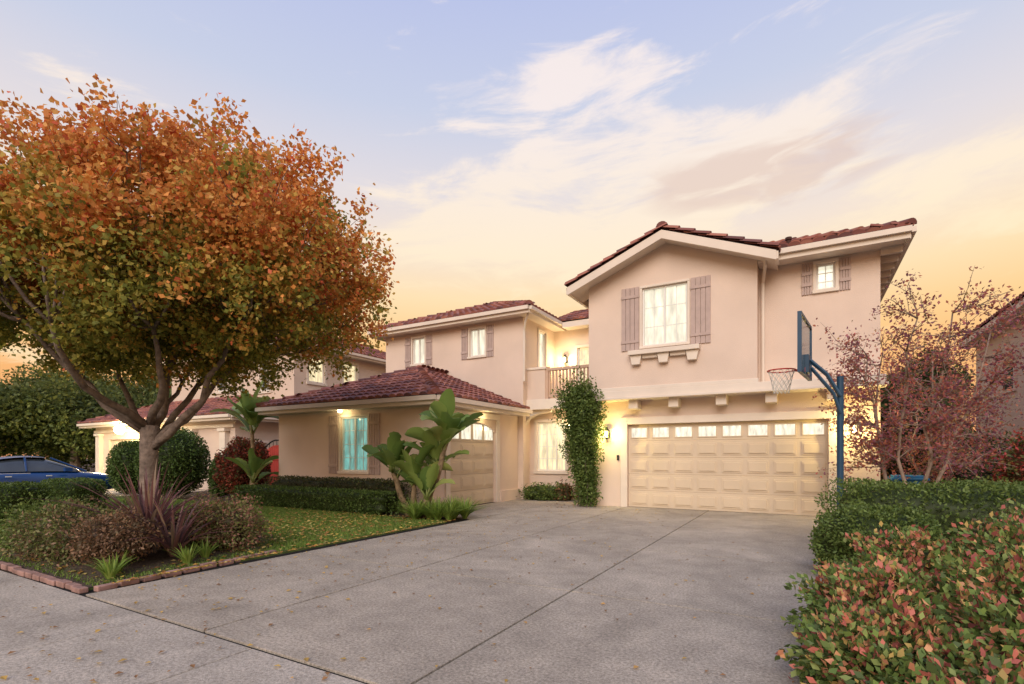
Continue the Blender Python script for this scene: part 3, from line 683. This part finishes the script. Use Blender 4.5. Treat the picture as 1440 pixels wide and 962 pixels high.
def strelitzia(name,stems):
    global m_s
    E_=empty(name); m_s=M(); Lf=M(); Tk=M()
    for (b,top,nl,Ls,Lb,w) in stems:
        b=Vector(b); top=Vector(top); p=curve(b,top,0,7,.04)
        Tk.tube(p,[.09,.085,.075,.07,.065,.06,.045],8)
        a0=random.uniform(0,3)
        for k in range(nl):
            a=a0+k*2.4; el=random.uniform(.6,1.2) if k<nl-4 else random.uniform(1.15,1.5)
            d=(math.cos(a)*math.cos(el),math.sin(a)*math.cos(el),math.sin(el))
            st=p[-1] if k%3 else p[-2]
            paddle(Lf,st,d,Ls*random.uniform(.6,1.1),Lb*random.uniform(.8,1.15),w*random.uniform(.85,1.1),random.choice(BG),random.uniform(.1,.9))
    Tk.done('stalks',mat('palm_trunk',(.24,.17,.10),.9,.4,12,.6,30),E_,smooth=True); m_s.done('leaf_stems',m_gloss,E_,smooth=True); Lf.done('leaves',m_gloss,E_,smooth=True)
strelitzia('bird_of_paradise_plant',[((-8.05,9.6,0),(-7.40,9.75,1.8),18,.35,.85,.46),((-8.2,9.55,0),(-8.1,9.4,.8),10,.3,.78,.38),((-8.45,9.6,0),(-8.8,9.4,1.05),12,.35,.82,.40),((-8.0,9.45,0),(-7.65,9.3,.45),10,.3,.66,.32),((-8.1,9.7,0),(-7.7,9.8,1.2),9,.3,.75,.38)])
strelitzia('bird_of_paradise_plant',[((-15.9,10.3,0),(-15.95,10.3,2.5),16,.4,1.1,.55),((-15.6,10.2,0),(-15.5,10.1,.6),8,.4,.8,.38)])
# ============================================================ BASKETBALL HOOP
BH=empty('basketball_hoop'); b=M()
px,py=.56,10.75
b.tube([(px,py,0),(px,py,2.35),(px,py,2.9)],.055,12); b.box(px-.15,px+.15,py-.15,py+.15,0,.03)
for dy in (-.09,.09):
    b.tube([(px,py+dy,2.55),(px-.2,py+dy,2.95),(.10,py+dy-.02,3.22)],.026,8); b.tube([(px,py+dy,2.25),(px-.1,py+dy,2.6),(.12,py+dy-.02,3.08)],.022,8)
b.done('pole_and_arms',m_navy,BH)
ang=math.radians(7); ca,sa=math.cos(ang),math.sin(ang)
def BB(m_,n0,n1,v0,v1,z0,z1):
    vs=[]
    for z in (z0,z1):
        for n_,v in ((n0,v0),(n1,v0),(n1,v1),(n0,v1)): vs.append((.03-n_*ca+v*sa,10.6+v*ca,z))
    m_.add(vs,[(0,3,2,1),(4,5,6,7),(0,1,5,4),(1,2,6,5),(2,3,7,6),(3,0,4,7)])
q=M(); BB(q,.0,.03,-.66,.66,2.97,3.90); q.done('backboard',m_acr,BH)
q=M()
for v0,v1,z0,z1 in ((-.69,.69,2.92,2.97),(-.69,.69,3.90,3.95),(-.69,-.66,2.97,3.9),(.66,.69,2.97,3.9)): BB(q,-.02,.045,v0,v1,z0,z1)
BB(q,-.06,-.001,-.12,.12,2.98,3.3); q.done('backboard_frame',m_navy,BH)
q=M()
for v0,v1,z0,z1 in ((-.3,.3,3.15,3.19),(-.3,.3,3.56,3.6),(-.3,-.26,3.19,3.56),(.26,.3,3.19,3.56)): BB(q,.031,.034,v0,v1,z0,z1)
q.done('target_square',m_white,BH)
rc=Vector((-.36,10.55,3.05)); q=M(); q.tube([rc+Vector((.23*math.cos(a),.23*math.sin(a),0)) for a in [2*math.pi*i/32 for i in range(33)]],.013,6)
q.tube([(-.01,10.5,3.02),(-.15,10.47,3.04)],.012,6); q.tube([(-.01,10.66,3.02),(-.15,10.63,3.04)],.012,6); q.box(-.02,.02,10.48,10.68,2.95,3.07); q.done('rim',m_red,BH)
q=M()
for s_ in (1,-1):
    for k in range(12):
        pts=[]
        for i in range(7):
            t=i/6; a=2*math.pi*k/12+s_*t*math.pi*.5; r=.225-.10*t**.7; pts.append(rc+Vector((r*math.cos(a),r*math.sin(a),-.42*t)))
        q.tube(pts,.006,4,cap=False)
q.done('net',m_net,BH)
# ============================================================ CAR
CAR=empty('parked_sedan'); m_blue=mat('car_paint',(.015,.06,.20),.25,.05,spec=.6)
ox,oy=0,0
def loft(sections,name,m_,par,sub=2):
    m=M(); K=len(sections[0])
    for sct in sections: m.v+=sct; m.c+=[(.5,.5,.5)]*K
    for i in range(len(sections)-1):
        for j in range(K-1): m.f.append((i*K+j,i*K+j+1,(i+1)*K+j+1,(i+1)*K+j))
    m.f.append(tuple(range(K-1,-1,-1))); m.f.append(tuple((len(sections)-1)*K+j for j in range(K)))
    o=m.done(name,m_,par,smooth=True); 
    sm=o.modifiers.new('s','SUBSURF'); sm.levels=sub; sm.render_levels=sub
st=[(0,.45,.72,.62),(.08,.32,.88,.78),(.5,.24,.98,.86),(1.0,.22,1.0,.9),(2.0,.2,.98,.91),(3.0,.2,.95,.91),(3.6,.22,.90,.9),(4.2,.25,.80,.85),(4.55,.32,.68,.74),(4.66,.42,.60,.6)]
loft([[(ox+x,oy-w*.9,zb),(ox+x,oy-w,zb+(zt-zb)*.35),(ox+x,oy-w*.97,zb+(zt-zb)*.8),(ox+x,oy-w*.8,zt),(ox+x,oy,zt+.03),(ox+x,oy+w*.8,zt),(ox+x,oy+w*.97,zb+(zt-zb)*.8),(ox+x,oy+w,zb+(zt-zb)*.35),(ox+x,oy+w*.9,zb)] for x,zb,zt,w in st],'body',m_blue,CAR)
gh=[(.55,.97,.98,.72,.7),(1.15,.96,1.36,.76,.58),(1.8,.96,1.45,.78,.58),(2.4,.96,1.42,.78,.58),(3.0,.94,1.15,.77,.66),(3.45,.90,.92,.74,.70)]
loft([[(ox+x,oy-w0,z0),(ox+x,oy-w1,z1),(ox+x,oy,z1+.02),(ox+x,oy+w1,z1),(ox+x,oy+w0,z0)] for x,z0,z1,w0,w1 in gh],'greenhouse_glass',m_dark,CAR)
rf=[(1.05,1.33,.56),(1.3,1.405,.57),(1.8,1.462,.57),(2.3,1.45,.57),(2.5,1.40,.56)]
loft([[(ox+x,oy-w,z-.02),(ox+x,oy-w*.8,z+.01),(ox+x,oy,z+.03),(ox+x,oy+w*.8,z+.01),(ox+x,oy+w,z-.02)] for x,z,w in rf],'roof',m_blue,CAR,1)
q=M()
for y in (-.6,.6):
    q.tube([(ox+2.5,oy+y*.98,1.40),(ox+3.45,oy+y*1.2,.93)],.03,6); q.tube([(ox+1.05,oy+y*.98,1.33),(ox+.5,oy+y*1.2,.97)],.04,6); q.tube([(ox+1.85,oy+y*1.0,1.44),(ox+1.85,oy+y*1.28,.96)],.03,6)
for y in (-.98,.98): q.box(ox+2.75,ox+2.95,oy+y-.08,oy+y+.08,.95,1.07)
q.done('pillars_mirrors',m_blue,CAR)
q=M()
for y in (-.918,.918): q.box(1.0,1.9,y-.006,y+.006,.90,.915); q.box(1.3,1.45,y-.012,y+.012,.8,.83); q.box(2.3,2.45,y-.012,y+.012,.8,.83)
q.done('door_handles_trim',m_white,CAR)
for wx in (.85,3.65):
    for wy in (-.84,.84):
        q=M(); q.tube([(ox+wx,oy+wy-.1,.32),(ox+wx,oy+wy+.1,.32)],.32,24); q.done('wheel',m_iron,CAR,bev=.02)
        q=M(); q.tube([(ox+wx,oy+wy-.11,.32),(ox+wx,oy+wy+.11,.32)],.2,10); q.done('hubcap',mat('alloy',(.5,.5,.5),.3,.1,metal=.8),CAR)
q=M(); q.box(ox+4.42,ox+4.60,oy-.74,oy-.45,.56,.68); q.box(ox+4.42,ox+4.60,oy+.45,oy+.74,.56,.68); q.done('headlamps',m_white,CAR,bev=.02)
CAR.location=(-22.7,4.6,0); CAR.rotation_euler=(0,0,math.radians(90))
# ============================================================ WORLD
w=bpy.data.worlds.new('World'); S.world=w; w.use_nodes=True; nt=w.node_tree; N=nt.nodes; L=nt.links; N.clear()
out=N.new('ShaderNodeOutputWorld'); bg=N.new('ShaderNodeBackground'); L.new(bg.outputs[0],out.inputs[0])
tc=N.new('ShaderNodeTexCoord'); sp=N.new('ShaderNodeSeparateXYZ'); L.new(tc.outputs['Generated'],sp.inputs[0])
def math_(op,a,b=None,c=None):
    n=N.new('ShaderNodeMath'); n.operation=op
    for i,x in enumerate((a,b,c)):
        if x is None: continue
        if isinstance(x,(int,float)): n.inputs[i].default_value=x
        else: L.new(x,n.inputs[i])
    return n.outputs[0]
el=math_('ARCSINE',sp.outputs['Z']); eld=math_('MULTIPLY',el,180/math.pi)
az=math_('MULTIPLY',math_('ARCTAN2',sp.outputs['X'],sp.outputs['Y']),180/math.pi)
ramp=N.new('ShaderNodeValToRGB'); cr=ramp.color_ramp; cr.interpolation='LINEAR'
stops=[(0,(236,160,110)),(9,(250,186,116)),(13,(252,206,142)),(17,(252,222,176)),(22,(242,224,208)),(27,(224,217,221)),(34,(198,205,227)),(44,(180,190,229)),(60,(164,179,224)),(90,(152,172,222))]
cr.elements[0].position=0; cr.elements[0].color=s2l(*stops[0][1]); cr.elements[1].position=1; cr.elements[1].color=s2l(*stops[-1][1])
for a,c in stops[1:-1]:
    e=cr.elements.new(a/90); e.color=s2l(*c)
L.new(math_('DIVIDE',eld,90),ramp.inputs['Fac'])
cv=N.new('ShaderNodeCombineXYZ'); tilt=math_('ADD',eld,math_('MULTIPLY',az,-.06))
L.new(math_('MULTIPLY',az,.055),cv.inputs[0]); L.new(math_('MULTIPLY',tilt,.22),cv.inputs[1])
n1=N.new('ShaderNodeTexNoise'); n1.inputs['Scale'].default_value=1.15; n1.inputs['Detail'].default_value=11; n1.inputs['Roughness'].default_value=.62; n1.inputs['Distortion'].default_value=.5
L.new(cv.outputs[0],n1.inputs['Vector'])
def ell(a0,ra,e0,re):
    x=math_('DIVIDE',math_('SUBTRACT',az,a0),ra); y=math_('DIVIDE',math_('SUBTRACT',eld,e0),re)
    r=math_('ADD',math_('MULTIPLY',x,x),math_('MULTIPLY',y,y)); return math_('MAXIMUM',math_('SUBTRACT',1,r),0)
m1=math_('MAXIMUM',ell(-20,32,24,9.5),math_('MULTIPLY',ell(-24,17,34.5,5),.72))
m1=math_('MAXIMUM',m1,math_('MULTIPLY',ell(10,24,21,5),.75))
m1=math_('MAXIMUM',m1,math_('MULTIPLY',ell(-10,16,29,5),1.2))
val=math_('ADD',n1.outputs['Fac'],math_('MULTIPLY',m1,.29))
mr=N.new('ShaderNodeMapRange'); mr.interpolation_type='SMOOTHSTEP'; mr.inputs['From Min'].default_value=.55; mr.inputs['From Max'].default_value=.76
L.new(val,mr.inputs['Value'])
cc=N.new('ShaderNodeValToRGB'); c2=cc.color_ramp; c2.elements[0].position=.17; c2.elements[0].color=s2l(255,234,192); c2.elements[1].position=.38; c2.elements[1].color=s2l(250,236,230)
L.new(math_('DIVIDE',eld,90),cc.inputs['Fac'])
mix=N.new('ShaderNodeMix'); mix.data_type='RGBA'; L.new(math_('MULTIPLY',mr.outputs[0],.85),mix.inputs['Factor']); L.new(ramp.outputs[0],mix.inputs['A']); L.new(cc.outputs[0],mix.inputs['B'])
n2=N.new('ShaderNodeTexNoise'); n2.inputs['Scale'].default_value=2.2; n2.inputs['Detail'].default_value=9; n2.inputs['Distortion'].default_value=.6; L.new(cv.outputs[0],n2.inputs['Vector'])
mr2=N.new('ShaderNodeMapRange'); mr2.interpolation_type='SMOOTHSTEP'; mr2.inputs['From Min'].default_value=.42; mr2.inputs['From Max'].default_value=.66; L.new(math_('ADD',n2.outputs['Fac'],math_('MULTIPLY',ell(-4,13,26.5,3.4),.12)),mr2.inputs['Value'])
mk=math_('MULTIPLY',math_('MINIMUM',math_('MULTIPLY',ell(-4,14,26.5,3.6),1.6),1.0),math_('MULTIPLY',mr2.outputs[0],.65))
mix2=N.new('ShaderNodeMix'); mix2.data_type='RGBA'; L.new(mk,mix2.inputs['Factor']); L.new(mix.outputs['Result'],mix2.inputs['A']); mix2.inputs['B'].default_value=s2l(222,196,184)
sky=N.new('ShaderNodeTexSky'); sky.sky_type='NISHITA'; sky.sun_disc=False; sky.sun_elevation=math.radians(4); sky.sun_rotation=math.radians(180)
sc=N.new('ShaderNodeVectorMath'); sc.operation='SCALE'; sc.inputs['Scale'].default_value=.01; L.new(sky.outputs[0],sc.inputs[0])
ad=N.new('ShaderNodeVectorMath'); ad.operation='ADD'; L.new(mix2.outputs['Result'],ad.inputs[0]); L.new(sc.outputs[0],ad.inputs[1])
L.new(ad.outputs[0],bg.inputs['Color']); bg.inputs['Strength'].default_value=1.03
sl=bpy.data.lights.new('sun','SUN'); sl.energy=2.6; sl.angle=math.radians(40); sl.color=(1,.91,.83)
so=bpy.data.objects.new('sun',sl); so.rotation_euler=(math.radians(58),0,math.radians(14)); link(so)
# ============================================================ CAMERA
cam=bpy.data.cameras.new('camera'); cam.lens=17.85; cam.sensor_width=36; cam.shift_y=.1104; cam.clip_end=1500; cam.clip_start=.05
co=bpy.data.objects.new('camera',cam); co.location=(0,0,1.5); co.rotation_euler=(math.radians(90),0,math.radians(29.9)); link(co)
S.camera=co
S.view_settings.view_transform='Standard'; S.view_settings.look='None'; S.view_settings.exposure=0
